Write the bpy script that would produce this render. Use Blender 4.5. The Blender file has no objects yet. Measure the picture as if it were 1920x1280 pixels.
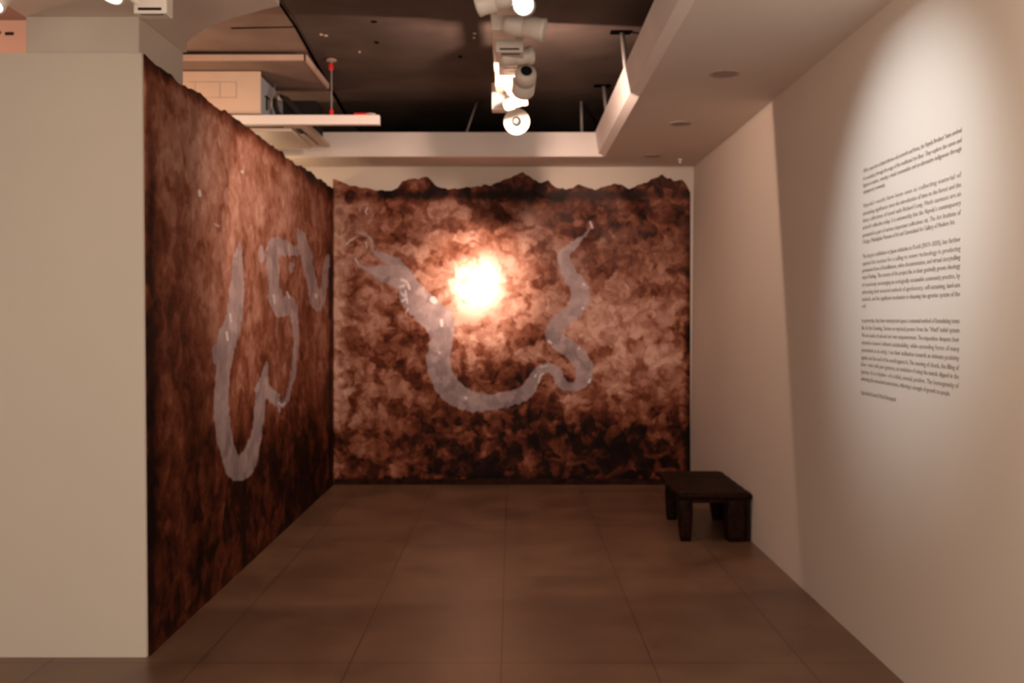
import bpy, bmesh, math, random
import numpy as np
from mathutils import Vector, Matrix, Quaternion
random.seed(7); rng = np.random.default_rng(7)
S = bpy.context.scene
COL = S.collection

# ------------------------------------------------------------------ camera
F = 1700.0; H = 1.364; VU, VV = 959.0, 598.0        # focal length, eye height and vanishing point
cd = bpy.data.cameras.new('camera'); cam = bpy.data.objects.new('camera', cd); COL.objects.link(cam)
cam.location = (0, 0, H); cam.rotation_euler = (math.pi/2, 0, 0)
cd.sensor_width = 36; cd.lens = F/1920*36; cd.shift_x = (960-VU)/1920; cd.shift_y = -(640-VV)/1920
cd.clip_start = 0.05; cd.clip_end = 60
cd.dof.use_dof = True; cd.dof.focus_distance = 1.15; cd.dof.aperture_fstop = 8.5
S.camera = cam

# ------------------------------------------------------------------ view and world
S.view_settings.view_transform = 'Standard'; S.view_settings.look = 'None'
S.view_settings.gamma = 1; S.view_settings.exposure = 0.75; S.view_settings.use_curve_mapping = False
S.cycles.max_bounces = 8; S.cycles.diffuse_bounces = 5; S.cycles.use_denoising = True
w = bpy.data.worlds.new('world'); S.world = w; w.use_nodes = True
w.node_tree.nodes['Background'].inputs[0].default_value = (1.0, 0.80, 0.66, 1)
w.node_tree.nodes['Background'].inputs[1].default_value = 1.0

# ------------------------------------------------------------------ lamps of the room and added fill lights
def spot(name, loc, aim, power, color, size, blend, radius=0.02):
    l = bpy.data.lights.new(name, 'SPOT'); l.energy = power; l.color = color
    l.spot_size = math.radians(size); l.spot_blend = blend; l.shadow_soft_size = radius
    o = bpy.data.objects.new(name, l); COL.objects.link(o); o.location = loc
    o.rotation_euler = Vector(aim).to_track_quat('-Z', 'Y').to_euler()
    return o
WARM = (1.0, 0.66, 0.50)
L1 = Vector((0.062, 5.02, 2.612))
HOT = Vector((-0.285, 7.48, 1.645))
spot('mural_spill_light', L1, (-0.12, 1, -0.25), 25, WARM, 180, 0.04, 0.03)
spot('mural_beam_light', L1, HOT-L1, 800, (1.0, 0.78, 0.62), 12, 1.0, 0.01)
spot('mural_halo_light', L1, HOT-L1, 350, (1.0, 0.68, 0.50), 28, 1.0, 0.02)
spot('mural_wash_light', L1, Vector((0.0, 7.48, 1.5))-L1, 60, WARM, 80, 1.0, 0.02)
spot('left_mural_light', (0.0, 4.15, 2.66), Vector((-1.47, 5.5, 1.7))-Vector((0.0, 4.15, 2.66)), 52, (1.0, 0.72, 0.55), 82, 1.0, 0.02)
TS = Vector((-0.05, 3.15, 2.70))
spot('text_light', TS, Vector((1.48, 3.42, 1.78))-TS, 76, (0.93, 0.97, 1.0), 54, 1.0, 0.03)
spot('partition_light', (-1.75, 2.0, 2.5), Vector((-2.3, 3.67, 1.15))-Vector((-1.75, 2.0, 2.5)), 2, (1.0, 0.86, 0.70), 95, 1.0, 0.03)
for i, (x, y, p) in enumerate([(0.4, -0.6, 34), (-0.9, 1.0, 15), (0.7, 1.5, 20)]):  # added unseen fill points, standing in for light bounced off the walls
    l = bpy.data.lights.new('added_fill_light', 'POINT'); l.energy = p; l.color = (1.0, 0.80, 0.63); l.shadow_soft_size = 0.25
    o = bpy.data.objects.new('added_fill_light', l); COL.objects.link(o); o.location = (x, y, 1.9)
l = bpy.data.lights.new('back_room_lamp', 'POINT'); l.energy = 9; l.color = (1.0, 0.52, 0.36); l.shadow_soft_size = 0.08
o = bpy.data.objects.new('back_room_lamp', l); COL.objects.link(o); o.location = (-2.9, 4.35, 2.3)
l = bpy.data.lights.new('back_room_lamp', 'POINT'); l.energy = 6; l.color = (1.0, 0.66, 0.44); l.shadow_soft_size = 0.08
o = bpy.data.objects.new('back_room_lamp', l); COL.objects.link(o); o.location = (-2.2, 5.3, 2.35)

l = bpy.data.lights.new('back_room_lamp', 'POINT'); l.energy = 3.5; l.color = (1.0, 0.66, 0.40); l.shadow_soft_size = 0.05
o = bpy.data.objects.new('back_room_lamp', l); COL.objects.link(o); o.location = (-1.95, 6.95, 2.2)

# ------------------------------------------------------------------ helpers
def new_mat(name):
    m = bpy.data.materials.new(name); m.use_nodes = True
    nt = m.node_tree; return m, nt, nt.nodes['Principled BSDF']
def mat(name, col, rough=0.6, metal=0.0, var=0.06, scale=8.0, bump=0.0, emit=None, estr=0.0):
    m, nt, b = new_mat(name)
    N, L = nt.nodes, nt.links
    tc = N.new('ShaderNodeTexCoord'); no = N.new('ShaderNodeTexNoise'); no.inputs['Scale'].default_value = scale
    no.inputs['Detail'].default_value = 5
    L.new(tc.outputs['Object'], no.inputs['Vector'])
    rp = N.new('ShaderNodeValToRGB')
    rp.color_ramp.elements[0].position = 0.3; rp.color_ramp.elements[1].position = 0.7
    rp.color_ramp.elements[0].color = tuple(c*(1-var) for c in col)+(1,)
    rp.color_ramp.elements[1].color = tuple(min(1, c*(1+var)) for c in col)+(1,)
    L.new(no.outputs['Fac'], rp.inputs['Fac']); L.new(rp.outputs['Color'], b.inputs['Base Color'])
    b.inputs['Roughness'].default_value = rough; b.inputs['Metallic'].default_value = metal
    if bump:
        bp = N.new('ShaderNodeBump'); bp.inputs['Strength'].default_value = bump; bp.inputs['Distance'].default_value = 0.01
        n2 = N.new('ShaderNodeTexNoise'); n2.inputs['Scale'].default_value = scale*6
        L.new(tc.outputs['Object'], n2.inputs['Vector']); L.new(n2.outputs['Fac'], bp.inputs['Height']); L.new(bp.outputs['Normal'], b.inputs['Normal'])
    if emit:
        b.inputs['Emission Color'].default_value = emit+(1,); b.inputs['Emission Strength'].default_value = estr
    return m
def link(name, bm, m, parent=None, smooth=False):
    me = bpy.data.meshes.new(name); bmesh.ops.recalc_face_normals(bm, faces=bm.faces[:]); bm.to_mesh(me); bm.free()
    for p in me.polygons: p.use_smooth = smooth
    me.materials.append(m)
    o = bpy.data.objects.new(name, me); COL.objects.link(o)
    if parent: o.parent = parent
    return o
def tag(o, label, cat, group=None, kind=None):
    o['label'] = label; o['category'] = cat
    if group: o['group'] = group
    if kind: o['kind'] = kind
    return o
def struct(o, label=None, cat=None):
    o['kind'] = 'structure'
    if label: o['label'] = label; o['category'] = cat
    return o
def empty(name, loc, label, cat, group=None):
    o = bpy.data.objects.new(name, None); COL.objects.link(o); o.location = loc; o.empty_display_size = 0.05
    return tag(o, label, cat, group)
def box(bm, x0, x1, y0, y1, z0, z1, bev=0.0, seg=2, M=None):
    r = bmesh.ops.create_cube(bm, size=1.0); vs = r['verts']
    for v in vs:
        v.co = Vector((x0+(v.co.x+.5)*(x1-x0), y0+(v.co.y+.5)*(y1-y0), z0+(v.co.z+.5)*(z1-z0)))
        if M is not None: v.co = M @ v.co
    if bev:
        es = list({e for v in vs for e in v.link_edges})
        bmesh.ops.bevel(bm, geom=es, offset=bev, segments=seg, affect='EDGES', profile=0.5)
def prism(bm, poly, z0, z1):            # polygon in xy extruded in z
    a = [bm.verts.new((x, y, z0)) for x, y in poly]; b = [bm.verts.new((x, y, z1)) for x, y in poly]
    bm.faces.new(a); bm.faces.new(b); n = len(poly)
    for i in range(n): bm.faces.new((a[i], a[(i+1) % n], b[(i+1) % n], b[i]))
def lathe(bm, prof, M=None, seg=32, caps=True):   # prof: (radius, height) along +Z
    rings = []
    for r, h in prof:
        ring = []
        for k in range(seg):
            a = 2*math.pi*k/seg; co = Vector((r*math.cos(a), r*math.sin(a), h))
            ring.append(bm.verts.new(M @ co if M is not None else co))
        rings.append(ring)
    for i in range(len(rings)-1):
        for k in range(seg):
            bm.faces.new((rings[i][k], rings[i][(k+1) % seg], rings[i+1][(k+1) % seg], rings[i+1][k]))
    if caps: bm.faces.new(rings[0]); bm.faces.new(rings[-1])
def tube(bm, pts, r, seg=10):
    pts = [Vector(p) for p in pts]; rings = []; up = Vector((0.13, 0.31, 0.94))
    for i, p in enumerate(pts):
        t = (pts[min(i+1, len(pts)-1)]-pts[max(i-1, 0)]).normalized()
        s = t.cross(up)
        if s.length < .05: s = t.cross(Vector((1, 0, 0)))
        s.normalize(); u = s.cross(t)
        rr = r[i] if isinstance(r, (list, tuple)) else r
        rings.append([bm.verts.new(p+rr*(math.cos(2*math.pi*k/seg)*s+math.sin(2*math.pi*k/seg)*u)) for k in range(seg)])
    for i in range(len(rings)-1):
        for k in range(seg): bm.faces.new((rings[i][k], rings[i][(k+1) % seg], rings[i+1][(k+1) % seg], rings[i+1][k]))
    bm.faces.new(rings[0]); bm.faces.new(rings[-1])
def aimM(loc, d):
    return Matrix.Translation(Vector(loc)) @ Vector(d).to_track_quat('Z', 'Y').to_matrix().to_4x4()

# ------------------------------------------------------------------ materials
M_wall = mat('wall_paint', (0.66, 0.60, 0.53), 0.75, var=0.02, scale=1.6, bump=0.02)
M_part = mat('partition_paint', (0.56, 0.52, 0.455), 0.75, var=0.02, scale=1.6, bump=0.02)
M_ceil = mat('ceiling_paint', (0.72, 0.64, 0.58), 0.8, var=0.03, scale=2.0)
M_fascia = mat('fascia_paint', (0.88, 0.83, 0.80), 0.7, var=0.03, scale=3.0)
M_slab = mat('dark_slab_paint', (0.105, 0.080, 0.070), 0.75, var=0.22, scale=3.0, bump=0.15)
M_board = mat('raw_board', (0.30, 0.22, 0.18), 0.8, var=0.10, scale=5.0, bump=0.1)
M_edge = mat('board_edge', (0.62, 0.46, 0.37), 0.8, var=0.10, scale=5.0)
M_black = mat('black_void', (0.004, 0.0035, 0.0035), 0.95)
M_lampwhite = mat('lamp_housing_white', (0.66, 0.61, 0.55), 0.42, var=0.03, scale=10)
M_slit = mat('dark_slit', (0.02, 0.012, 0.010), 0.6)
M_lens_off = mat('unlit_lens', (0.012, 0.014, 0.015), 0.15)
M_lens_on = mat('lit_lens', (1, 1, 1), 0.4, emit=(1.0, 0.95, 0.90), estr=14.0)
M_red = mat('red_plastic', (0.75, 0.01, 0.015), 0.45)
M_duct = mat('duct_cream_metal', (0.72, 0.56, 0.44), 0.6, var=0.04)
M_ductside = mat('duct_grey_metal', (0.36, 0.40, 0.45), 0.5, var=0.05)
M_pipe = mat('black_insulation', (0.025, 0.022, 0.022), 0.8)
M_brass = mat('pipe_fitting_metal', (0.42, 0.34, 0.30), 0.45, metal=0.4)
M_plastic = mat('air_conditioner_plastic', (0.62, 0.53, 0.47), 0.5, var=0.02)
M_steel = mat('galvanised_steel', (0.30, 0.28, 0.27), 0.5, metal=0.3)
M_salmon = mat('back_room_paint', (0.72, 0.52, 0.42), 0.8, var=0.03)
M_ink = mat('vinyl_lettering', (0.34, 0.30, 0.27), 0.7, var=0.0)

def wood():
    m, nt, b = new_mat('dark_stained_wood'); N, L = nt.nodes, nt.links
    tc = N.new('ShaderNodeTexCoord'); mp = N.new('ShaderNodeMapping'); mp.inputs['Scale'].default_value = (14, 1.6, 6)
    no = N.new('ShaderNodeTexNoise'); no.inputs['Scale'].default_value = 3; no.inputs['Detail'].default_value = 7; no.inputs['Distortion'].default_value = 1.2
    L.new(tc.outputs['Object'], mp.inputs[0]); L.new(mp.outputs[0], no.inputs['Vector'])
    rp = N.new('ShaderNodeValToRGB'); e = rp.color_ramp.elements
    e[0].position = .35; e[0].color = (0.006, 0.0022, 0.0012, 1); e[1].position = .8; e[1].color = (0.034, 0.011, 0.005, 1)
    L.new(no.outputs['Fac'], rp.inputs['Fac']); L.new(rp.outputs['Color'], b.inputs['Base Color'])
    b.inputs['Roughness'].default_value = 0.55; b.inputs['Specular IOR Level'].default_value = 0.08
    bp = N.new('ShaderNodeBump'); bp.inputs['Strength'].default_value = .3; bp.inputs['Distance'].default_value = .004
    L.new(no.outputs['Fac'], bp.inputs['Height']); L.new(bp.outputs['Normal'], b.inputs['Normal'])
    return m
M_wood = wood()

def floor_mat():
    m, nt, b = new_mat('stone_tile'); N, L = nt.nodes, nt.links
    tc = N.new('ShaderNodeTexCoord'); mp = N.new('ShaderNodeMapping'); mp.inputs['Location'].default_value = (0.04+6.0, -4.80+12.0, 0)
    L.new(tc.outputs['Object'], mp.inputs[0])
    br = N.new('ShaderNodeTexBrick'); br.offset = 0; br.inputs['Scale'].default_value = 1
    br.inputs['Brick Width'].default_value = .6; br.inputs['Row Height'].default_value = 1.2
    br.inputs['Mortar Size'].default_value = .0035; br.inputs['Mortar Smooth'].default_value = .3
    br.inputs['Color1'].default_value = (0.190, 0.112, 0.072, 1); br.inputs['Color2'].default_value = (0.170, 0.100, 0.064, 1)
    br.inputs['Mortar'].default_value = (0.075, 0.043, 0.027, 1)
    L.new(mp.outputs[0], br.inputs['Vector'])
    no = N.new('ShaderNodeTexNoise'); no.inputs['Scale'].default_value = 2.6; no.inputs['Detail'].default_value = 8; no.inputs['Roughness'].default_value = .62
    L.new(tc.outputs['Object'], no.inputs['Vector'])
    rp = N.new('ShaderNodeValToRGB'); e = rp.color_ramp.elements
    e[0].position = .32; e[0].color = (.70, .67, .62, 1); e[1].position = .68; e[1].color = (1.22, 1.18, 1.12, 1)
    L.new(no.outputs['Fac'], rp.inputs['Fac'])
    mx = N.new('ShaderNodeMix'); mx.data_type = 'RGBA'; mx.blend_type = 'MULTIPLY'; mx.inputs[0].default_value = 1
    L.new(br.outputs['Color'], mx.inputs[6]); L.new(rp.outputs['Color'], mx.inputs[7]); L.new(mx.outputs[2], b.inputs['Base Color'])
    mr = N.new('ShaderNodeMapRange'); mr.inputs['To Min'].default_value = .30; mr.inputs['To Max'].default_value = .46
    L.new(no.outputs['Fac'], mr.inputs['Value']); L.new(mr.outputs[0], b.inputs['Roughness'])
    b.inputs['Specular IOR Level'].default_value = 0.55
    return m
M_floor = floor_mat()

for m_, sp_ in ((M_black, 0.0), (M_pipe, .1), (M_slit, .1), (M_slab, .15), (M_board, .2)):
    m_.node_tree.nodes['Principled BSDF'].inputs['Specular IOR Level'].default_value = sp_
# ------------------------------------------------------------------ structure
XL, XR, YB, YP, ZC = -1.473, 1.475, 7.48, 3.67, 2.62
def leanL(z, y):      # left wall stands very slightly out of plumb at its near corner
    t = (YB-y)/(YB-YP); return -1.472 - 0.020*t*(z/2.44)
def leanR(z): return 1.474 + 0.028*z/2.62

bm = bmesh.new(); box(bm, -5, 3, -2.5, 10, -0.1, 0); struct(link('floor', bm, M_floor), 'brown grey stone tile floor', 'floor')
# right wall (a slab with a slight lean)
bm = bmesh.new()
pts = [(leanR(0), 0), (leanR(2.62), 2.62), (leanR(3.2), 3.2), (1.8, 3.2), (1.8, 0)]
a = [bm.verts.new((x, -1.5, z)) for x, z in pts]; b_ = [bm.verts.new((x, 9.5, z)) for x, z in pts]
bm.faces.new(a); bm.faces.new(b_)
for i in range(5): bm.faces.new((a[i], a[(i+1) % 5], b_[(i+1) % 5], b_[i]))
struct(link('wall_right', bm, M_wall), 'long cream wall carrying the printed text', 'wall')
# back wall
bm = bmesh.new(); box(bm, -4.2, 1.85, YB, YB+0.15, 0, 2.80); struct(link('wall_back', bm, M_wall), 'cream wall behind the big mural', 'wall')
# left wall: carries the mural, stops short of the ceiling
bm = bmesh.new()
v = []
for y in (YP, YB):
    for z in (0, 2.425):
        v.append(bm.verts.new((leanL(z, y), y, z)))
        v.append(bm.verts.new((-1.53, y, z)))
q = lambda *i: bm.faces.new([v[k] for k in i])
q(0, 2, 6, 4); q(1, 3, 7, 5); q(0, 1, 3, 2); q(4, 5, 7, 6); q(2, 3, 7, 6); q(0, 1, 5, 4)
struct(link('wall_left', bm, M_wall), 'low freestanding wall under the left mural', 'wall')
# front partition at left
bm = bmesh.new()
pl = [(-4.6, 0), (leanL(0, YP), 0), (leanL(2.44, YP), 2.437), (-4.6, 2.437)]
a = [bm.verts.new((x, YP-0.012, z)) for x, z in pl]; b_ = [bm.verts.new((x-0.058, YP+0.07, z)) for x, z in pl]
bm.faces.new(a); bm.faces.new(b_)
for i in range(4): bm.faces.new((a[i], a[(i+1) % 4], b_[(i+1) % 4], b_[i]))
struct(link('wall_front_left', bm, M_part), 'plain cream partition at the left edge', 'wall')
# column behind the partition, under the ceiling
bm = bmesh.new(); box(bm, -2.014, -1.546, 3.76, 4.27, 0, 2.62, 0.004)
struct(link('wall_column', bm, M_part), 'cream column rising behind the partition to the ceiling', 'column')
# dropped ceiling pieces
bm = bmesh.new(); box(bm, 0.72, 1.56, -1.5, YB, 2.62, 2.66); struct(link('ceiling_right', bm, M_ceil), 'dropped ceiling margin along the right wall', 'ceiling')
bm = bmesh.new(); box(bm, -3.6, 0.72, 7.0, YB, 2.62, 2.66); struct(link('ceiling_back', bm, M_ceil), 'narrow dropped ceiling margin above the big mural', 'ceiling')
arc = [(-2.02, -1.5), (-0.932, -1.5), (-0.932, 3.64), (-1.00, 3.675), (-1.07, 3.726), (-1.167, 3.786), (-1.277, 3.882), (-1.36, 3.965), (-1.43, 4.05), (-1.49, 4.14), (-1.53, 4.27), (-2.02, 4.27)]
bm = bmesh.new(); prism(bm, arc, 2.62, 2.66); struct(link('ceiling_left', bm, M_ceil), 'dropped ceiling with a curved end over the column', 'ceiling')
# fascia of the opening
def loft(bm, prof, axis, t0, t1):
    f = (lambda p, t: (p[0], t, p[1])) if axis == 'y' else (lambda p, t: (t, p[0], p[1]))
    a = [bm.verts.new(f(p, t0)) for p in prof]; b = [bm.verts.new(f(p, t1)) for p in prof]; n = len(prof)
    bm.faces.new(a); bm.faces.new(b)
    for i in range(n): bm.faces.new((a[i], a[(i+1) % n], b[(i+1) % n], b[i]))
bm = bmesh.new(); loft(bm, [(0.645, 2.805), (0.670, 2.640), (0.720, 2.618), (0.726, 2.622), (0.726, 2.805)], 'y', -1.5, 7.05)
struct(link('trim_1', bm, M_fascia), 'pale upstand along the right side of the ceiling opening', 'ceiling edge')
bm = bmesh.new(); loft(bm, [(6.995, 2.805), (6.995, 2.618), (7.05, 2.618), (7.05, 2.805)], 'x', -3.6, 0.70)
struct(link('trim_2', bm, M_fascia), 'pale upstand across the far side of the ceiling opening', 'ceiling edge')
bm = bmesh.new(); loft(bm, [(-0.98, 2.805), (-0.98, 2.66), (-0.932, 2.66), (-0.932, 2.805)], 'y', -1.5, 3.6)
struct(link('trim_3', bm, M_fascia), 'pale upstand along the left side of the ceiling opening', 'ceiling edge')
# raw slab above
ZS = 3.05
bm = bmesh.new(); box(bm, -1.8, 2.0, -1.5, 10.0, ZS, ZS+.12); struct(link('ceiling_slab', bm, M_slab), 'dark painted raw slab above the opening', 'ceiling')
bm = bmesh.new(); prism(bm, [(-5, -1.5), (-1.225, -1.5), (-1.225, 4.8), (-1.235, 5.2), (-1.30, 6.4), (-1.36, 7.6), (-1.42, 9.0), (-5, 9.0)], ZS-.006, ZS+.12)
struct(link('ceiling_board', bm, M_board), 'brown board ceiling above the opening, left of the slab', 'ceiling')
bm = bmesh.new(); box(bm, -5, 2.0, 9.0, 9.1, 0, ZS+.1); struct(link('wall_void_back', bm, M_black), 'black back of the ceiling void', 'wall')
bm = bmesh.new(); box(bm, 1.45, 1.5, 7.64, 9.0, 0, ZS+.1); struct(link('wall_void_right', bm, M_black), 'black side of the ceiling void', 'wall')
bm = bmesh.new()  # thin black strips paint the shadow line along the ceiling seams
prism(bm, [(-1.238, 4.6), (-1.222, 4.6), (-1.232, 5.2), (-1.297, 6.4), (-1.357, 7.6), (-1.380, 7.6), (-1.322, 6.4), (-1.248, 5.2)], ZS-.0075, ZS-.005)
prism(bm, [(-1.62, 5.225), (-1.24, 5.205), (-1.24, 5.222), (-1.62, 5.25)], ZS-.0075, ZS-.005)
struct(link('trim_4', bm, M_black), 'black strips as painted shadow along the seam between the brown board and the slab', 'joint')
# room beyond, seen over the partition at top left
bm = bmesh.new(); box(bm, -5, -2.15, 5.1, 5.18, 0, ZS-.006); struct(link('wall_beyond', bm, M_salmon), 'salmon lit wall beyond the partition', 'wall')
bm = bmesh.new(); box(bm, -5, -4.95, -1.5, 9, 0, ZS); struct(link('wall_far_left', bm, M_salmon), 'wall closing the room beyond', 'wall')
# skirting strip below the back mural
bm = bmesh.new(); box(bm, -1.4615, 1.4735, YB-0.014, YB, 0, 0.048, 0.002)
M_skirt = mat('stained_skirting', (0.028, 0.010, 0.006), 0.7, var=0.6, scale=14)
M_skirt.node_tree.nodes['Principled BSDF'].inputs['Specular IOR Level'].default_value = .05
struct(link('baseboard_back', bm, M_skirt), 'thin stained brown skirting below the big mural', 'baseboard')

# ------------------------------------------------------------------ murals
def seg_field(U, V, pts):
    """signed distance (pixels of the photograph, positive inside) to a stroke of varying half width"""
    best = np.full(U.shape, -1e3)
    for (x0, y0, r0), (x1, y1, r1) in zip(pts[:-1], pts[1:]):
        dx, dy = x1-x0, y1-y0; L2 = dx*dx+dy*dy+1e-6
        t = np.clip(((U-x0)*dx+(V-y0)*dy)/L2, 0, 1)
        d = np.hypot(U-x0-t*dx, V-y0-t*dy)
        best = np.maximum(best, r0+t*(r1-r0)-d)
    return best
def smoothpts(pts, n=5):      # Catmull-Rom through the measured points
    P = [np.array(p, float) for p in pts]; P = [P[0]]+P+[P[-1]]; out = []
    for i in range(1, len(P)-2):
        for k in range(n):
            t = k/n
            out.append(tuple(0.5*((2*P[i])+(-P[i-1]+P[i+1])*t+(2*P[i-1]-5*P[i]+4*P[i+1]-P[i+2])*t*t+(-P[i-1]+3*P[i]-3*P[i+1]+P[i+2])*t**3)))
    out.append(tuple(P[-1])); return out
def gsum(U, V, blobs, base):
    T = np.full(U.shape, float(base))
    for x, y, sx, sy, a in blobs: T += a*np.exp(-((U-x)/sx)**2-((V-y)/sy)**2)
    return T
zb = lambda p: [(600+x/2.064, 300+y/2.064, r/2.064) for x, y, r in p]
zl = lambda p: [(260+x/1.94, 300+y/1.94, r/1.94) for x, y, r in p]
river_back = [smoothpts(zb(p)) for p in (
    [(135, 280, 3), (180, 290, 4), (205, 320, 5), (205, 350, 8), (250, 375, 14), (300, 410, 26), (330, 455, 34), (355, 520, 50), (410, 580, 56), (460, 625, 58), (470, 690, 46), (456, 770, 46), (475, 850, 46), (530, 910, 46), (610, 938, 36), (700, 930, 30), (785, 905, 28), (822, 865, 23), (842, 822, 22), (880, 803, 20), (918, 825, 21), (940, 865, 20), (985, 875, 18), (1022, 845, 30), (1020, 795, 36), (985, 745, 34), (930, 710, 34), (900, 675, 30), (930, 625, 30), (985, 580, 32), (1008, 525, 38), (995, 480, 34), (960, 430, 28), (945, 370, 24), (985, 325, 15), (1030, 285, 4), (1050, 250, 3)],
    [(80, 405, 2), (112, 398, 3), (120, 382, 3), (140, 382, 3), (150, 408, 4), (190, 422, 10), (240, 440, 30), (300, 455, 38), (340, 490, 30)])]
white_back = [zb(p) for p in (
    [(315, 462, 6), (335, 470, 5)], [(340, 478, 5), (347, 498, 5)], [(308, 490, 5), (325, 486, 5)], [(312, 512, 4), (325, 525, 5)], [(330, 505, 4), (334, 530, 4)], [(318, 545, 5), (336, 535, 4), (338, 552, 4)], [(342, 575, 3), (332, 590, 2)],
    [(103, 325, 3), (118, 310, 3), (138, 300, 2)], [(183, 185, 3), (176, 200, 3), (182, 210, 2)], [(178, 318, 3), (182, 340, 2)], [(1046, 240, 4), (1054, 262, 4)], [(1180, 478, 2), (1192, 496, 2)],
    [(1020, 480, 6), (1024, 484, 4)], [(1018, 574, 6), (1020, 576, 4)], [(885, 700, 5), (895, 708, 4)], [(1002, 728, 5), (1004, 730, 3)], [(565, 920, 7), (567, 922, 5)], [(462, 745, 5), (464, 747, 4)], [(470, 620, 6), (472, 640, 6)], [(438, 540, 13), (444, 546, 11)], [(1040, 858, 5), (1046, 848, 4)],
    [(135, 380, 1.5), (150, 400, 1.5)], [(845, 860, 3), (852, 835, 3), (862, 825, 3)], [(832, 838, 4), (836, 828, 3)], [(855, 800, 3), (880, 795, 3)])]
river_left = [smoothpts(zl(p)) for p in (
    [(366, 300, 3), (362, 350, 18), (360, 420, 22), (356, 500, 27), (346, 580, 32), (326, 650, 36), (312, 720, 30), (306, 780, 24), (300, 860, 27), (303, 940, 29), (312, 1010, 28), (332, 1080, 30), (362, 1125, 42), (395, 1095, 36), (420, 1030, 22), (434, 960, 20), (440, 890, 20), (452, 820, 22), (462, 765, 12), (464, 735, 3)],
    [(455, 820, 20), (480, 850, 22), (505, 880, 16), (525, 890, 10), (545, 850, 9), (560, 790, 9), (568, 720, 9), (572, 640, 11), (565, 580, 15), (548, 520, 26), (520, 540, 32), (500, 500, 26), (492, 440, 22), (488, 380, 22), (492, 310, 26), (530, 320, 28), (560, 330, 18), (585, 330, 14), (588, 280, 10), (580, 250, 4)],
    [(590, 270, 14), (605, 330, 22), (620, 400, 19), (635, 470, 20), (652, 530, 20), (668, 490, 14), (678, 420, 13), (684, 370, 10), (688, 345, 3)],
    [(285, 690, 18), (290, 730, 18)], [(505, 860, 10), (512, 912, 6)], [(555, 380, 10), (556, 405, 6)])]
dot_left = [zl([(446, 318, 8), (446, 365, 8)])]
white_left = [zl(p) for p in ([(332, 560, 4), (336, 590, 3)], [(320, 625, 4), (324, 655, 4)], [(221, 112, 6), (224, 128, 6)], [(275, 232, 3), (292, 240, 3)], [(508, 882, 3), (520, 892, 3), (532, 884, 3)], [(645, 490, 5), (646, 500, 4)], [(376, 42, 5), (380, 46, 3)], [(490, 490, 3), (494, 520, 3)], [(540, 480, 3), (548, 500, 3)])]
blobs_back = [(895, 535, 62, 60, .45), (630, 600, 6, 300, .3), (900, 530, 190, 130, .16), (1180, 660, 90, 60, .34), (1120, 600, 80, 50, .2), (1240, 690, 50, 50, .22), (690, 560, 60, 110, .14), (640, 600, 12, 300, .22), (770, 628, 36, 26, -.24), (712, 645, 16, 12, -.2),  # the lightening round the beam's hot spot is light put into the pigment tone
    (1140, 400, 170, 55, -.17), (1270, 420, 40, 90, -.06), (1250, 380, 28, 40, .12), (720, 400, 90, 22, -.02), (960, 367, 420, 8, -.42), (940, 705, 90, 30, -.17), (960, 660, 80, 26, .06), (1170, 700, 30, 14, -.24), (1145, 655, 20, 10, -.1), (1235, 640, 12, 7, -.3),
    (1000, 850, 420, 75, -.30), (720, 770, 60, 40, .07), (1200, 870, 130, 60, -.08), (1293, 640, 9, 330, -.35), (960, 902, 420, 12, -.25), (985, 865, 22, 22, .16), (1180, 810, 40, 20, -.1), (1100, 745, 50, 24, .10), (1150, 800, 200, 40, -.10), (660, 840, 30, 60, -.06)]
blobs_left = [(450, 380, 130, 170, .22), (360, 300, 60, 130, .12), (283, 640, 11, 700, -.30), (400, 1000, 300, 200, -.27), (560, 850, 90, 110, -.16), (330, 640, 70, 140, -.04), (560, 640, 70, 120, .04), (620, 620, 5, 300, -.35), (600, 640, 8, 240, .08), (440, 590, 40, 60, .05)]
ridge_back = [(600, 333), (610, 335), (622, 336), (650, 344), (670, 350), (700, 355), (730, 357), (745, 350), (755, 340), (775, 335), (800, 331), (808, 335), (817, 347), (830, 352), (870, 352), (890, 348), (920, 347), (935, 341), (950, 336), (965, 329), (980, 325), (990, 329), (1000, 335), (1015, 341), (1028, 340), (1035, 350), (1050, 354), (1075, 352), (1085, 346), (1100, 350), (1115, 356), (1130, 352), (1150, 343), (1165, 347), (1180, 354), (1195, 347), (1215, 339), (1235, 330), (1242, 326), (1250, 335), (1262, 340), (1278, 337), (1286, 345), (1294, 360), (1300, 362)]

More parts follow.
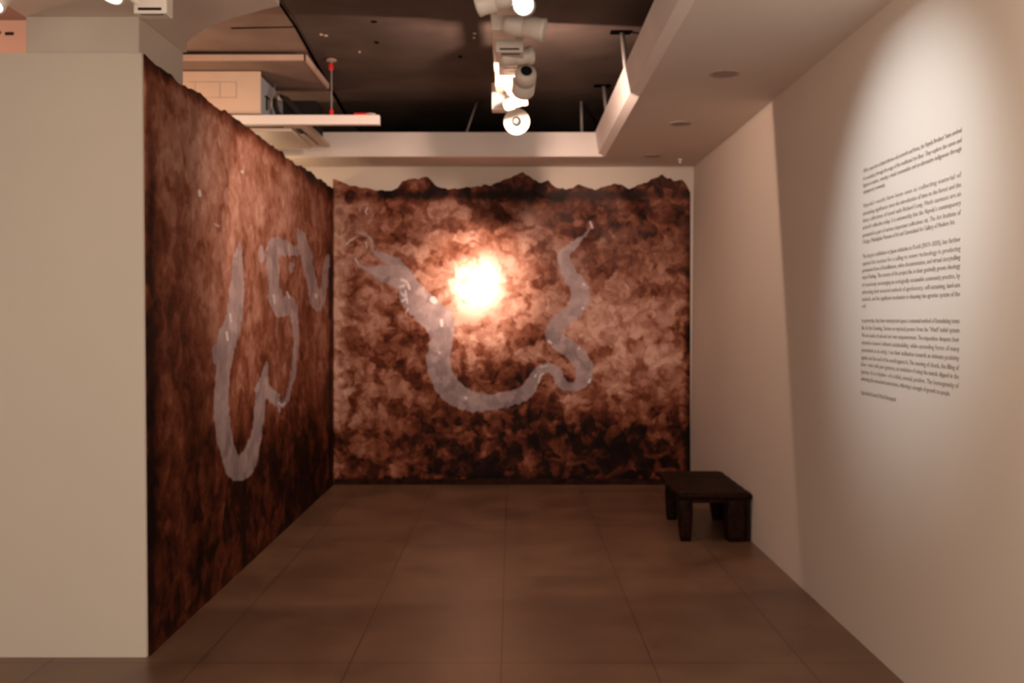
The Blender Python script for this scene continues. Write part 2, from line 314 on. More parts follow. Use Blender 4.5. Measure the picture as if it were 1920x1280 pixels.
def jag(n, amp, steps):
    out = np.zeros(n); x = np.arange(n)
    for s, a in steps:
        k = np.linspace(0, n-1, max(3, int(n/s))); out += np.interp(x, k, rng.normal(0, a, len(k)))
    return out*amp
def mural_mat():
    m, nt, b = new_mat('earth_pigment'); N, L = nt.nodes, nt.links
    def val(op, a, b_=None, clamp=False):
        n = N.new('ShaderNodeMath'); n.operation = op; n.use_clamp = clamp
        for i, s in enumerate((a, b_)):
            if s is None: continue
            if isinstance(s, (int, float)): n.inputs[i].default_value = s
            else: L.new(s, n.inputs[i])
        return n.outputs[0]
    def attr(nm):
        a = N.new('ShaderNodeAttribute'); a.attribute_name = nm; return a.outputs['Fac']
    tc = N.new('ShaderNodeTexCoord'); P = tc.outputs['Object']
    def noise(sc, det=4, dist=0.0, rough=.55):
        n = N.new('ShaderNodeTexNoise'); n.inputs['Scale'].default_value = sc; n.inputs['Detail'].default_value = det
        n.inputs['Distortion'].default_value = dist; n.inputs['Roughness'].default_value = rough
        L.new(P, n.inputs['Vector']); return n
    # brush dabs: warped voronoi cells, each with its own tone
    wn = noise(7, 3); sub = N.new('ShaderNodeVectorMath'); sub.operation = 'MULTIPLY_ADD'
    L.new(wn.outputs['Color'], sub.inputs[0]); sub.inputs[1].default_value = (.17, .17, .17); L.new(P, sub.inputs[2])
    def cells(sc, smooth):
        v = N.new('ShaderNodeTexVoronoi'); v.feature = 'SMOOTH_F1'; v.inputs['Smoothness'].default_value = smooth; v.inputs['Scale'].default_value = sc
        L.new(sub.outputs[0], v.inputs['Vector']); s = N.new('ShaderNodeSeparateColor'); L.new(v.outputs['Color'], s.inputs[0]); return s.outputs[0]
    c1, c2 = cells(9.5, .32), cells(20, .30)
    big, mid = noise(2.4, 3, .4).outputs['Fac'], noise(9, 5, .8, .6).outputs['Fac']
    fine = noise(45, 3).outputs['Fac']
    t = attr('tone')
    t = val('ADD', t, val('MULTIPLY', val('MULTIPLY', val('SUBTRACT', c1, .5), .34), attr('dab')))
    t = val('ADD', t, val('MULTIPLY', val('MULTIPLY', val('SUBTRACT', c2, .5), .24), attr('dab')))
    t = val('ADD', t, val('MULTIPLY', val('SUBTRACT', big, .5), .68))
    t = val('ADD', t, val('MULTIPLY', val('SUBTRACT', mid, .5), .50))
    t = val('ADD', t, val('MULTIPLY', val('SUBTRACT', fine, .5), .10))
    rp = N.new('ShaderNodeValToRGB'); cr = rp.color_ramp
    stops = [(0.0, (0.005, 0.001, 0.0005)), (.16, (0.020, 0.0045, 0.002)), (.34, (0.102, 0.024, 0.010)), (.50, (0.208, 0.070, 0.038)), (.68, (0.37, 0.175, 0.125)), (.95, (0.62, 0.38, 0.30))]
    cr.elements[0].position, cr.elements[0].color = stops[0][0], stops[0][1]+(1,)
    cr.elements[1].position, cr.elements[1].color = stops[-1][0], stops[-1][1]+(1,)
    for p, c in stops[1:-1]:
        e = cr.elements.new(p); e.color = c+(1,)
    L.new(t, rp.inputs['Fac'])
    # greyish veil patches
    veil = N.new('ShaderNodeMix'); veil.data_type = 'RGBA'; L.new(val('MULTIPLY', attr('veil'), val('MULTIPLY', val('SUBTRACT', big, .30), 1.6, True)), veil.inputs[0])
    L.new(rp.outputs['Color'], veil.inputs[6]); veil.inputs[7].default_value = (.17, .115, .105, 1)
    # river: pale grey wash with ragged margins
    edge = val('ADD', attr('river'), val('MULTIPLY', val('SUBTRACT', mid, .5), 13.0))
    edge = val('ADD', edge, val('MULTIPLY', val('SUBTRACT', fine, .5), 5.0))
    mr = N.new('ShaderNodeMapRange'); mr.interpolation_type = 'SMOOTHSTEP'; mr.inputs['From Min'].default_value = -1.2; mr.inputs['From Max'].default_value = 1.8
    L.new(edge, mr.inputs['Value'])
    rc = N.new('ShaderNodeValToRGB'); e = rc.color_ramp.elements
    e[0].position = .15; e[0].color = (.20, .165, .19, 1); e[1].position = .85; e[1].color = (.46, .39, .41, 1)
    L.new(val('ADD', val('MULTIPLY', val('SUBTRACT', c1, .5), .45), val('ADD', val('MULTIPLY', mid, .80), val('MULTIPLY', attr('tone'), .35))), rc.inputs['Fac'])
    rv = N.new('ShaderNodeMix'); rv.data_type = 'RGBA'; L.new(val('MULTIPLY', mr.outputs[0], val('ADD', .55, val('MULTIPLY', big, .42), True)), rv.inputs[0])
    L.new(veil.outputs[2], rv.inputs[6]); L.new(rc.outputs['Color'], rv.inputs[7])
    wr = N.new('ShaderNodeMapRange'); wr.inputs['From Min'].default_value = -1.0; wr.inputs['From Max'].default_value = 1.4
    L.new(attr('fleck'), wr.inputs['Value'])
    wv = N.new('ShaderNodeMix'); wv.data_type = 'RGBA'; L.new(val('MULTIPLY', wr.outputs[0], .8), wv.inputs[0])
    L.new(rv.outputs[2], wv.inputs[6]); wv.inputs[7].default_value = (.78, .72, .74, 1)
    L.new(wv.outputs[2], b.inputs['Base Color']); b.inputs['Roughness'].default_value = .62; b.inputs['Specular IOR Level'].default_value = .12
    bp = N.new('ShaderNodeBump'); bp.inputs['Strength'].default_value = .25; bp.inputs['Distance'].default_value = .004
    L.new(mid, bp.inputs['Height']); L.new(bp.outputs['Normal'], b.inputs['Normal'])
    return m
M_mural = mural_mat()

def build_mural(name, A, Z, X, Y, Uf, tonefn, rivers, flecks, veilfn, back, dab=1.0):
    """A, Z: grids; X, Y world coordinates of the painted face; back: offset of the rear face"""
    nz, na = Z.shape
    verts = [(X[j, i], Y[j, i], Z[j, i]) for j in range(nz) for i in range(na)]
    faces = [(j*na+i, j*na+i+1, (j+1)*na+i+1, (j+1)*na+i) for j in range(nz-1) for i in range(na-1)]
    ring = [i for i in range(na)]+[j*na+na-1 for j in range(1, nz)]+[(nz-1)*na+i for i in range(na-2, -1, -1)]+[j*na for j in range(nz-2, 0, -1)]
    n0 = len(verts)
    for k in ring: verts.append((verts[k][0]+back[0], verts[k][1]+back[1], verts[k][2]))
    n = len(ring)
    for k in range(n): faces.append((ring[k], n0+k, n0+(k+1) % n, ring[(k+1) % n]))
    me = bpy.data.meshes.new(name); me.from_pydata(verts, [], faces); me.materials.append(M_mural)
    co = np.array(verts)
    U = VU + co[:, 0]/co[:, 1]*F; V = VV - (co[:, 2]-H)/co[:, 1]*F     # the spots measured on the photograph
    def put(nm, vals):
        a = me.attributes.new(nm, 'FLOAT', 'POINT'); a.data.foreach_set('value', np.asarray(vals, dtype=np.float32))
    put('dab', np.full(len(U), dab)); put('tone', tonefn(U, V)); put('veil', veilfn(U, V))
    put('river', np.max([seg_field(U, V, p) for p in rivers], axis=0).clip(-40, 40))
    put('fleck', np.max([seg_field(U, V, p) for p in flecks], axis=0).clip(-40, 40))
    o = bpy.data.objects.new(name, me); COL.objects.link(o); return o

# back mural
na, nz = 330, 250
ax = np.linspace(-1.470, 1.474, na)
ru = np.array(ridge_back, float); top = H + (VV-np.interp(VU+ax*F/YB, ru[:, 0], ru[:, 1]))/F*YB
top = top + jag(na, 1.0, [(3, .0055), (8, .006)])
A = np.tile(ax, (nz, 1)); Z = np.linspace(0.046, 1, nz)[:, None]*0 + (0.046 + np.linspace(0, 1, nz)[:, None]*(top-0.046)[None, :])
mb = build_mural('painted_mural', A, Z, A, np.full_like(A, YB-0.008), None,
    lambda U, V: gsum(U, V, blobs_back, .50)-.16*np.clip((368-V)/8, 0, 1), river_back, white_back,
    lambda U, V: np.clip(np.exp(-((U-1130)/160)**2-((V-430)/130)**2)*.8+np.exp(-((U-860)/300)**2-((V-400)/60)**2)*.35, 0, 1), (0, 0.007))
tag(mb, 'wide earth brown mural on the back wall with a pale winding river', 'mural')
# left mural
na, nz = 380, 250
ay = np.linspace(YP+0.002, YB-0.012, na)
topl = 2.432 + jag(na, 1.0, [(4, .004), (10, .006), (35, .005)])
A = np.tile(ay, (nz, 1)); Z = np.linspace(0, 1, nz)[:, None]*topl[None, :]
t_ = (YB-A)/(YB-YP); X = -1.472-0.020*t_*(Z/2.44)+0.008
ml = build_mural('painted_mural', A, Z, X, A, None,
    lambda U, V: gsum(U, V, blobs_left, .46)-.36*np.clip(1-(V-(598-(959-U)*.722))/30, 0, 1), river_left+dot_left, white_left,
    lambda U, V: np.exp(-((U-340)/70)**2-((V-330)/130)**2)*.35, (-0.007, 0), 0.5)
tag(ml, 'tall dark rust mural on the left wall with pale looping river strokes and a dot', 'mural')

# ------------------------------------------------------------------ wall text
def text_block():
    root = empty('wall_text', (1.475, 3.43, 1.05), 'small grey exhibition text in four paragraphs on the cream right wall', 'wall text')
    P = [
     ('paragraph', [(1.991, 'With a repertoire of about thirteen solo artworks and forms, the Vayeda Brothers\u2019 have evolved', 1),
      (1.958, 'its vocabulary through the usage of the traditional rice flour. They explore the canon and', 1),
      (1.929, 'figures in nature, weaving a visual communities and an alternative indigenous through', 1),
      (1.901, 'contemporary community.', .27)]),
     ('paragraph', [(1.843, 'Vayeda\u2019s works have been seen as collecting material of', 1),
      (1.810, 'astonishing significance since the introduction of time to the forest and the', 1),
      (1.780, 'these collections of travel with Richard Long. Much canvases are an', 1),
      (1.750, 'artwork collective today. It is noteworthy that the Vayeda\u2019s contemporary', 1),
      (1.718, 'presented as part of various important collections viz. The Art Institute of', 1),
      (1.690, 'Chicago, Philadelphia Museum of Art and Queensland Art Gallery of Modern Art.', .955)]),
     ('paragraph', [(1.629, 'The largest exhibition in Japan initiative in Kochi (2019\u20132020), has further', 1),
      (1.598, 'opened the horizon for a calling to newer technology in producing', 1),
      (1.569, 'permanent form of installations, video documentation, and virtual storytelling', 1),
      (1.540, 'way of feeling. The essence of the project lies in their gradually grown ideology', 1),
      (1.508, 'of consciously encouraging an ecologically sustainable community practice, by', 1),
      (1.477, 'advocating their ancestral methods of agroforestry, self-sustaining, land-use', 1),
      (1.447, 'methods, and the significant mechanism in cleansing the agrarian system of the', 1),
      (1.418, 'soil.', .055)]),
     ('paragraph', [(1.357, 'In partnership, they have reinterpreted upon a communal method of formulating issues', 1),
      (1.326, 'like At the Dawning, Stories on mystical powers from the \u2018Warli\u2019 belief system', 1),
      (1.295, 'We are made of soil and our own empowerment. The exposition deepens their', 1),
      (1.264, 'attention toward cultural sustainability, while unraveling forms of many', 1),
      (1.233, 'generations as an entity. I see their inclination towards an intimate positivity', 1),
      (1.201, 'against and the soul of the world against it. The weaving of clouds, the filling of', 1),
      (1.172, 'lakes\u2014river with pure gestures, an evolution of using the murals dipped in the', 1),
      (1.141, 'igneous. It is a rhythm\u2014of a tribal, sensual, positive. The homogeneity of', 1),
      (1.111, 'enlivening the untouched connections, reflecting a strength of growth to people.', .93)]),
     ('signature_line', [(1.053, 'Agricultural Laxmi & Modi Shreeyansh', .415)])]
    Y0, Y1 = 3.850, 3.010
    dg = None
    for nm, lines in P:
        bm = bmesh.new()
        for z, s, frac in lines:
            c = bpy.data.curves.new('t', 'FONT'); c.body = s; c.size = 0.025; c.resolution_u = 2; c.fill_mode = 'FRONT'
            o = bpy.data.objects.new('t', c); COL.objects.link(o); bpy.context.view_layer.update()
            me = o.to_mesh(); xs = [v.co.x for v in me.vertices]; x0, x1 = min(xs), max(xs)
            k = (Y0-Y1)*frac/(x1-x0)
            n = len(bm.verts); bm.from_mesh(me); bm.verts.ensure_lookup_table()
            for v in bm.verts[n:]:
                yy = Y0-(v.co.x-x0)*k; zz = z-0.0065+v.co.y
                v.co = Vector((leanR(zz)-0.0012, yy, zz)) - root.location
            o.to_mesh_clear(); bpy.data.objects.remove(o); bpy.data.curves.remove(c)
        ob = link(nm, bm, M_ink, root)
        ex = ob.modifiers.new('thickness', 'SOLIDIFY'); ex.thickness = 0.0008; ex.offset = 0
text_block()

# ------------------------------------------------------------------ stool
def make_stool():
    root = empty('wooden_stool', (1.24, 5.95, 0), 'low dark wooden stool with thick carved legs against the right wall', 'stool')
    ox, oy = 1.24, 5.95
    bm = bmesh.new(); n, k = 26, 14; zt, zb_ = .302, .262
    X0, X1, Y0, Y1 = 1.018, 1.468, 5.53, 6.37
    for (z, s) in ((zt, 1), (zb_, -1)): pass
    tv = [[None]*(k+1) for _ in range(n+1)]; bv = [[None]*(k+1) for _ in range(n+1)]
    for i in range(n+1):
        for j in range(k+1):
            a, b = i/n, j/k
            wob = .006*math.sin(a*9+1)+.003*math.sin(a*23)
            x = X0+(X1-X0)*b+(wob if j == 0 else 0); y = Y0+(Y1-Y0)*a+(.005*math.sin(b*7) if i in (0, n) else 0)
            dish = -.006*(1-(2*b-1)**2)*(1-(2*a-1)**4)
            e = min(a*n, (1-a)*n, b*k, (1-b)*k); r = -.007 if e == 0 else (-.002 if e == 1 else 0)
            tv[i][j] = bm.verts.new((x-ox, y-oy, zt+dish+r+.0015*math.sin(a*31+b*5)))
            bv[i][j] = bm.verts.new((x-ox, y-oy, zb_-(r*.8)+.002*math.sin(a*17)))
    for i in range(n):
        for j in range(k):
            bm.faces.new((tv[i][j], tv[i+1][j], tv[i+1][j+1], tv[i][j+1])); bm.faces.new((bv[i][j], bv[i][j+1], bv[i+1][j+1], bv[i+1][j]))
    for i in range(n):
        bm.faces.new((tv[i][0], bv[i][0], bv[i+1][0], tv[i+1][0])); bm.faces.new((tv[i][k], tv[i+1][k], bv[i+1][k], bv[i][k]))
    for j in range(k):
        bm.faces.new((tv[0][j], tv[0][j+1], bv[0][j+1], bv[0][j])); bm.faces.new((tv[n][j], bv[n][j], bv[n][j+1], tv[n][j+1]))
    link('seat', bm, M_wood, root, True)
    def leg(x0, x1, y0, y1, dx, dy, tw):       # top rectangle, foot offset, foot taper
        bm = bmesh.new(); rings = []
        cx, cy, hx, hy = (x0+x1)/2, (y0+y1)/2, (x1-x0)/2, (y1-y0)/2
        for q_ in range(9):
            t = q_/8; s = 1-tw*t**1.5+.05*math.sin(t*3.1); z = zb_+.004-t*(zb_+.004)
            ring = []
            for m_ in range(20):
                a = 2*math.pi*m_/20; c, s_ = math.cos(a), math.sin(a); p = .35
                ring.append(bm.verts.new((cx+dx*t+hx*s*math.copysign(abs(c)**p, c)-ox, cy+dy*t+hy*s*math.copysign(abs(s_)**p, s_)-oy, z)))
            rings.append(ring)
        for i in range(8):
            for m_ in range(20): bm.faces.new((rings[i][m_], rings[i][(m_+1) % 20], rings[i+1][(m_+1) % 20], rings[i+1][m_]))
        bm.faces.new(rings[0]); bm.faces.new(rings[-1]); link('leg', bm, M_wood, root, True)
    leg(1.022, 1.112, 5.545, 5.64, .005, .0, .32)
    leg(1.318, 1.440, 5.545, 5.66, .004, .0, .10)
    leg(1.060, 1.150, 6.16, 6.27, -.012, -.02, .30)
    leg(1.345, 1.440, 6.14, 6.27, .012, -.02, .36)
    # end rails under the seat that tie each pair of legs
    for y0, y1 in ((5.56, 5.60), (6.20, 6.24)):
        bm = bmesh.new(); box(bm, 1.05-ox, 1.42-ox, y0-oy, y1-oy, .236, .268, .004); link('rail', bm, M_wood, root)
    bm = bmesh.new(); box(bm, 1.442-ox, 1.466-ox, 5.56-oy, 6.30-oy, 0.0, .264, .004); link('side_board', bm, M_wood, root)
make_stool()

# ------------------------------------------------------------------ track and spotlights
tr = empty('lighting_track', (-0.075, 3.0, 2.80), 'white ceiling lighting track running toward the mural in the opening', 'lighting track')
def rel(root, f):
    bm = bmesh.new(); f(bm); bmesh.ops.translate(bm, verts=bm.verts[:], vec=-Vector(root.location)); return bm
link('channel', rel(tr, lambda b: box(b, -.10, -.05, 1.2, 5.60, 2.80, 2.83, .003)), M_lampwhite, tr)
for y in (2.2, 3.9, 5.5):
    link('hanger', rel(tr, lambda b: lathe(b, [(.004, 0), (.004, ZS-2.83)], Matrix.Translation((-.075, y, 2.83)), 10)), M_steel, tr)

def spotlight(label, base, head, aim, r, L, lit=False, lens_r=None, group='spotlights on the ceiling track', abox=(.055, .11, .06), rear_dark=False, slit=True, ring=False, track_z=2.775):
    """base = centre of the adapter's top under the track, head = centre of the can, aim = beam direction"""
    base, head = Vector(base), Vector(head); d = Vector(aim).normalized()
    hx, hy, hz = abox
    if base.z > 2.7: hz += 2.80-base.z; base.z = 2.80
    root = empty('track_spotlight', base, label, 'spotlight', group)
    link('adapter', rel(root, lambda b: box(b, base.x-hx, base.x+hx, base.y-hy, base.y+hy, base.z-hz, base.z, .006, 3)), M_lampwhite, root)
    if slit:
        link('slot', rel(root, lambda b: (box(b, base.x-hx*.7, base.x+hx*.7, base.y-hy-.0012, base.y-hy+.002, base.z-hz+.010, base.z-hz+.019),
             box(b, base.x-hx*.6, base.x+hx*.75, base.y-hy*.72, base.y-hy*.56, base.z-hz-.0012, base.z-hz+.002))), M_slit, root)
    # stem and yoke
    side = d.cross(Vector((0, 0, 1)))
    side = side.normalized() if side.length > .1 else Vector((1, 0, 0))
    top = Vector((base.x, base.y, base.z-hz)); kn = head+Vector((0, 0, 1))*(r*.98) if abs(d.z) < .8 else head+side*r
    link('stem', rel(root, lambda b: tube(b, [top+Vector((0, 0, .01)), top.lerp(kn, .5)+Vector((0, 0, .004)), kn-Vector((0, 0, .012))], .011)), M_lampwhite, root, True)
    bm = bmesh.new(); Mx = aimM(head, d)
    prof = [(r*.55, -L*.52), (r*.80, -L*.50), (r*.92, -L*.44), (r*.97, -L*.30), (r*.97, -L*.06), (r*.93, -L*.05), (r*.93, -L*.03), (r, -L*.02), (r, L*.40), (r*1.03, L*.42), (r*1.03, L*.5), (r*.90, L*.5), (r*.86, L*.40)]
    lathe(bm, prof, Mx, 40); bmesh.ops.translate(bm, verts=bm.verts[:], vec=-base)
    can = link('can', bm, M_lampwhite, root, True)
    lr = lens_r or r*.84
    bm = bmesh.new(); lathe(bm, [(lr, L*.405), (lr, L*.425), (lr*.9, L*.44), (lr*.5, L*.45), (.001, L*.455)], Mx, 32); bmesh.ops.translate(bm, verts=bm.verts[:], vec=-base)
    le = link('lens', bm, M_lens_on if lit else M_lens_off, root, True); le['label'] = 'glowing lens' if lit else 'dark unlit lens'
    if rear_dark:
        bm = bmesh.new(); lathe(bm, [(r*.52, -L*.535), (r*.52, -L*.515)], Mx, 32); bmesh.ops.translate(bm, verts=bm.verts[:], vec=-base)
        link('rear_cap', bm, M_lens_off, root)['label'] = 'black rear cap'
    if ring:
        bm = bmesh.new()
        lathe(bm, [(r*1.1, L*.36), (r*1.16, L*.38), (r*1.16, L*.50), (r*1.1, L*.52), (r*1.04, L*.50), (r*1.04, L*.38)], Mx, 36, False)
        bmesh.ops.translate(bm, verts=bm.verts[:], vec=-base); link('trim_ring', bm, M_lampwhite, root, True)
    return root
def px(u, v, Y): return ((u-VU)/F*Y, Y, H+(VV-v)/F*Y)
TX = -0.045
spotlight('topmost track spotlight, turned away to the left at the frame edge', (TX, 3.78, 2.775), px(926, 0, 3.80), (-1, .25, -.25), .047, .15, slit=False, abox=(.05, .07, .05))
spotlight('lit track spotlight facing the viewer with a glowing white lens', (TX+.03, 4.02, 2.775), px(984, 10, 3.98), (-.10, -1, -.30), .047, .15, lit=True, lens_r=.041, slit=False, abox=(.06, .05, .05))
spotlight('track spotlight pointing right, just below the glowing one', (TX+.01, 4.33, 2.775), px(984, 50, 4.22), (1, -.12, -.22), .052, .19, slit=False, abox=(.06, .08, .055))
spotlight('unlit track spotlight lying crosswise under a box with two dark slots', (TX+.035, 4.62, 2.780), px(968, 107, 4.66), (1, .35, .22), .040, .17, ring=True, abox=(.070, .10, .085))
spotlight('track spotlight with a black rear cap, throwing the beam on the back mural', (TX+.03, 4.95, 2.775), (0.072, 4.93, 2.656), (-.10, 1, -.42), .060, .17, lit=True, rear_dark=True)
spotlight('slim track spotlight behind the black capped one, pointing right with a dark lens', (TX, 5.34, 2.775), px(965, 192, 5.32), (1, -.35, .30), .036, .13, ring=True, abox=(.05, .08, .06))
spotlight('farthest track spotlight, a broad white round face turned to the viewer', (TX-.02, 5.55, 2.765), px(968, 229, 5.62), (.06, -1, -.12), .078, .09, lens_r=.03, abox=(.055, .05, .13), slit=False)
# second run of track by the left partition
t2 = empty('lighting_track', (-1.4, 3.0, 2.52), 'short white lighting track above the left partition', 'lighting track')
link('channel', rel(t2, lambda b: box(b, -2.0, -1.0, 2.98, 3.02, 2.503, 2.533, .003)), M_lampwhite, t2)
for x in (-1.9, -1.1):
    link('hanger', rel(t2, lambda b: lathe(b, [(.005, 0), (.005, .088)], Matrix.Translation((x, 3.0, 2.532)), 10)), M_steel, t2)
g2 = 'spotlights at the top left edge'
spotlight('white spotlight box with a dark slot above the column', (-1.185, 3.0, 2.503), (-1.262, 2.91, 2.452), (-.25, -.45, -.85), .045, .13, lit=True, group=g2, abox=(.055, .03, .138))
spotlight('lit spotlight just showing at the top left corner', (-1.60, 3.0, 2.503), (-1.642, 2.91, 2.424), (-.25, -.45, -.85), .045, .13, lit=True, group=g2, abox=(.055, .03, .075), slit=False)

# ------------------------------------------------------------------ recessed discs and sensor
def downlight(x, y, d, label):
    root = empty('recessed_downlight', (x, y, ZC), label, 'downlight', 'unlit downlights along the right ceiling margin')
    bm = bmesh.new(); r = d/2
    lathe(bm, [(r*.80, 0.0), (r, 0.0), (r*1.02, -.003), (r*.96, -.006), (r*.84, -.006), (r*.80, -.001)], None, 40, False); link('trim_ring', bm, M_dl, root, True)
    bm = bmesh.new(); lathe(bm, [(r*.80, -.001), (r*.80, -.0035), (r*.3, -.0055)], None, 40); link('cover_disc', bm, M_dl2, root)
M_dl = mat('downlight_ring', (0.42, 0.34, 0.30), .6); M_dl2 = mat('downlight_cover', (0.34, 0.27, 0.23), .5)
downlight(1.09, 4.64, .150, 'nearest unlit round downlight in the ceiling by the right wall')
downlight(1.085, 5.82, .140, 'middle unlit round downlight in the ceiling by the right wall')
downlight(1.083, 6.97, .130, 'farthest unlit round downlight in the ceiling by the right wall')
sp = empty('ceiling_sensor', (1.325, 7.12, ZC), 'tiny white sprinkler head under the ceiling near the far right corner', 'sprinkler')
bm = bmesh.new(); lathe(bm, [(.018, 0), (.018, -.006), (.008, -.010), (.006, -.024)], None, 20); link('body', bm, M_fascia, sp, True)
bm = bmesh.new(); lathe(bm, [(.004, -.022), (.014, -.028), (.014, -.031), (.003, -.034)], None, 20); link('deflector', bm, M_fascia, sp, True)

# ------------------------------------------------------------------ things above the opening
# dropped hatch board
hb = empty('ceiling_hatch_board', (-2.2, 6.0, 3.0), 'light edged brown board hanging below the slab above the air handler', 'board')
link('panel', rel(hb, lambda b: prism(b, [(-3.3, 5.68), (-1.295, 5.68), (-1.29, 6.36), (-3.3, 6.36)], 2.985, 3.012)), M_board, hb)
link('edge_strip', rel(hb, lambda b: (box(b, -3.3, -1.285, 5.664, 5.682, 2.981, 3.016), box(b, -1.297, -1.280, 5.664, 6.37, 2.981, 3.016))), M_edge, hb)['label'] = 'pale raw edge'
for x in (-2.9, -1.5):
    link('hanger', rel(hb, lambda b: lathe(b, [(.005, 0), (.005, ZS-.006-3.01)], Matrix.Translation((x, 6.0, 3.01)), 10)), M_steel, hb)
# air handler box
ah = empty('air_handler', (-2.1, 6.3, 2.70), 'cream metal air handling box with a grey side above the left mural', 'air handler')
link('casing', rel(ah, lambda b: box(b, -3.0, -1.640, 5.92, 6.72, 2.700, 2.955, .004)), M_ductside, ah)
link('front_panel', rel(ah, lambda b: box(b, -3.0, -1.636, 5.905, 5.925, 2.700, 3.02-.042, .003)), M_duct, ah)['label'] = 'cream front panel'
def seams(b):
    for (x0, x1, z0, z1) in ((-2.10, -1.79, 2.906, 2.909), (-2.10, -1.79, 2.805, 2.808), (-1.90, -1.897, 2.806, 2.908), (-1.793, -1.79, 2.806, 2.908), (-2.06, -2.057, 2.806, 2.908)):
        box(b, x0, x1, 5.9035, 5.906, z0, z1)
link('panel_seam', rel(ah, seams), M_brass, ah)
link('pipe', rel(ah, lambda b: tube(b, [(-1.60, 6.12, 2.955), (-1.60, 6.11, 2.90), (-1.605, 6.07, 2.84), (-1.61, 6.05, 2.76)], .008)), M_brass, ah, True)
link('valve', rel(ah, lambda b: (lathe(b, [(.022, 0), (.028, .01), (.028, .05), (.018, .06)], aimM((-1.60, 6.15, 2.86), (.6, .6, .1)), 16), lathe(b, [(.014, 0), (.014, .06)], aimM((-1.59, 6.18, 2.85), (0, 0, 1)), 12))), M_brass, ah, True)
def loop_(b):
    tube(b, [(-1.585, 6.16, 2.87), (-1.54, 6.2, 2.86), (-1.50, 6.24, 2.82), (-1.47, 6.27, 2.77), (-1.46, 6.29, 2.735)], .026, 12)
link('insulated_hose', rel(ah, loop_), M_pipe, ah, True)
link('insulated_hose', rel(ah, lambda b: tube(b, [(-1.60, 6.13, 2.85), (-1.595, 6.12, 2.80), (-1.58, 6.13, 2.755), (-1.55, 6.15, 2.73), (-1.51, 6.2, 2.722)], .016, 12)), M_pipe, ah, True)
link('bracket', rel(ah, lambda b: (box(b, -1.638, -1.625, 6.02, 6.10, 2.84, 2.848), box(b, -1.638, -1.628, 6.05, 6.062, 2.76, 2.848))), M_pipe, ah)
link('duct_collar', rel(ah, lambda b: box(b, -1.64, -1.40, 6.50, 6.74, 2.70, 2.93, .004)), M_pipe, ah)['label'] = 'dark grey duct end'
# hanging ceiling bar
br = empty('ceiling_bar', (-2.0, 5.87, 2.65), 'long white bar hanging across the opening, left of the spotlights', 'ceiling bar')
link('bar', rel(br, lambda b: box(b, -3.4, -.853, 5.85, 5.90, 2.620, 2.682, .005, 3)), M_fascia, br)
link('threaded_rod', rel(br, lambda b: lathe(b, [(.0045, 0), (.0045, ZS-2.68)], Matrix.Translation((-1.165, 5.87, 2.68)), 10)), M_steel, br)
link('ceiling_plate', rel(br, lambda b: lathe(b, [(.034, 0), (.030, .008), (.012, .014)], Matrix.Translation((-1.165, 5.87, ZS-.014)), 20)), M_edge, br)
link('red_nut', rel(br, lambda b: lathe(b, [(.013, 0), (.015, .006), (.015, .032), (.010, .04)], Matrix.Translation((-1.168, 5.87, 2.975)), 12)), M_red, br)
link('red_nut', rel(br, lambda b: lathe(b, [(.010, 0), (.013, .006), (.013, .03), (.008, .036)], Matrix.Translation((-1.165, 5.87, 2.684)), 12)), M_red, br)
link('red_clamp', rel(br, lambda b: box(b, -1.02, -.94, 5.86, 5.88, 2.682, 2.697, .004)), M_red, br)
link('cable_end', rel(br, lambda b: tube(b, [(-.95, 5.87, 2.690), (-.91, 5.872, 2.694), (-.88, 5.87, 2.688)], .006)), M_edge, br, True)
# ceiling cassette
ac = empty('ceiling_cassette', (-1.8, 6.3, 2.62), 'white ceiling air conditioner cassette peeking over the left mural, under the white bar', 'air conditioner')
link('outer_panel', rel(ac, lambda b: box(b, -2.25, -1.335, 5.93, 6.68, 2.628, 2.660, .010, 3)), M_plastic, ac)
link('air_slot', rel(ac, lambda b: (box(b, -1.437, -1.400, 6.02, 6.22, 2.6255, 2.632, .002), box(b, -2.10, -1.5, 5.955, 5.985, 2.6255, 2.632, .002))), M_slit, ac)
link('louvre', rel(ac, lambda b: box(b, -1.445, -1.405, 6.16, 6.60, 2.616, 2.622, .002, M=None)), M_plastic, ac)
link('inner_grille', rel(ac, lambda b: box(b, -2.12, -1.455, 6.0, 6.62, 2.606, 2.634, .012, 3)), M_plastic, ac)
link('casing', rel(ac, lambda b: box(b, -2.2, -1.66, 5.98, 6.60, 2.655, 2.694)), M_ductside, ac)
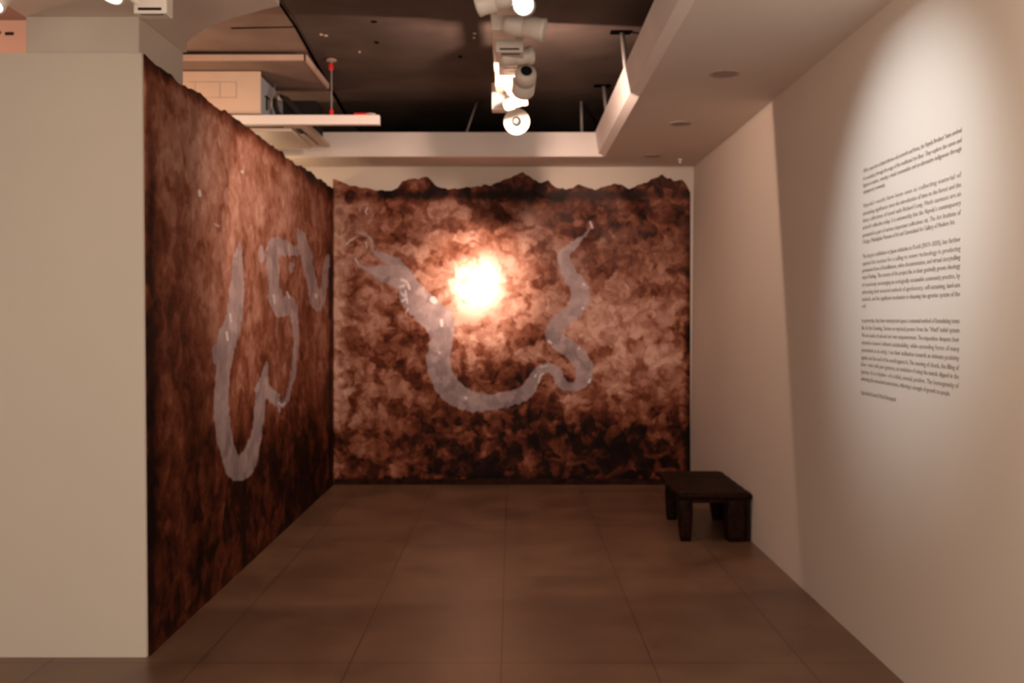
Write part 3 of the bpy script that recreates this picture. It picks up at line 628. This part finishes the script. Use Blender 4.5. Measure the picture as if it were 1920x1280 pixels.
# hangers at the opening's edges
def hanger(x0, y0, z0, x1, y1, r, label, plate=True):
    root = empty('ceiling_hanger', (x1, y1, ZS), label, 'hanger rod', 'hanger rods of the dropped ceiling')
    bm = bmesh.new(); tube(bm, [(x0-x1, y0-y1, z0-ZS), ((x0-x1)*.4, (y0-y1)*.4, (z0-ZS)*.4), (0, 0, 0)], r, 10); link('rod', bm, M_steel, root, True)
    if plate:
        bm = bmesh.new(); box(bm, -.07, .05, -.03, .03, -.010, 0, .003); link('plate', bm, M_black, root)
hanger(.662, 5.25, 2.80, .650, 5.32, .014, 'nearest hanger strap above the right edge of the opening')
hanger(.685, 6.50, 2.80, .665, 6.54, .014, 'hanger strap farther along the right edge of the opening')
hanger(.545, 7.02, 2.80, .540, 7.02, .012, 'upright hanger rod above the far edge of the opening, at right', False)
hanger(-.350, 7.02, 2.80, -.270, 7.06, .009, 'leaning hanger rod above the far edge, left of the spotlights', False)
# marks on the slab: anchors and holes
def slabmark(name, pts, r, m, label, cat, group):
    for (u, v_), lb in pts:
        Y = (ZS-H)*F/(VV-v_); X = (u-VU)/F*Y
        bm = bmesh.new(); lathe(bm, [(r, 0), (r*.9, -.005), (r*.4, -.008)], Matrix.Rotation(random.random()*3, 4, 'Z') @ Matrix.Scale(1.5, 4, (1, 0, 0)), 9)
        o = link(name, bm, m); o.location = (X, Y, ZS); tag(o, lb, cat, group)
slabmark('ceiling_anchor', [((602, 64), 'pale anchor stub in the slab, left one of the close pair'), ((611, 66), 'pale anchor stub in the slab, right one of the close pair'), ((674, 97), 'lone pale anchor stub in the slab right of the red tipped rod'), ((890, 62), 'pale anchor stub in the slab beside the track spotlights'), ((889, 70), 'pale lower anchor stub in the slab beside the track spotlights')], .008, M_edge, None, 'anchor', 'pale anchor stubs in the slab')
slabmark('slab_hole', [((706, 79), 'black hole in the lit part of the slab'), ((701, 40), 'small black hole near the top of the slab'), ((863, 106), 'black hole in the slab left of the spotlights')], .013, M_black, None, 'hole', 'black holes in the slab')
# slots of the diffuser in the room beyond
bm = bmesh.new(); box(bm, -2.95, -2.872, 5.092, 5.102, 2.968, 2.982); o = link('air_diffuser', bm, M_slit); tag(o, 'narrow dark air slot on the salmon wall at the top left corner, left one', 'air vent', 'air slots on the salmon wall')
bm = bmesh.new(); box(bm, -2.845, -2.80, 5.092, 5.102, 2.960, 2.974); o = link('air_diffuser', bm, M_slit); tag(o, 'narrow dark air slot on the salmon wall, right one nearest the column', 'air vent', 'air slots on the salmon wall')
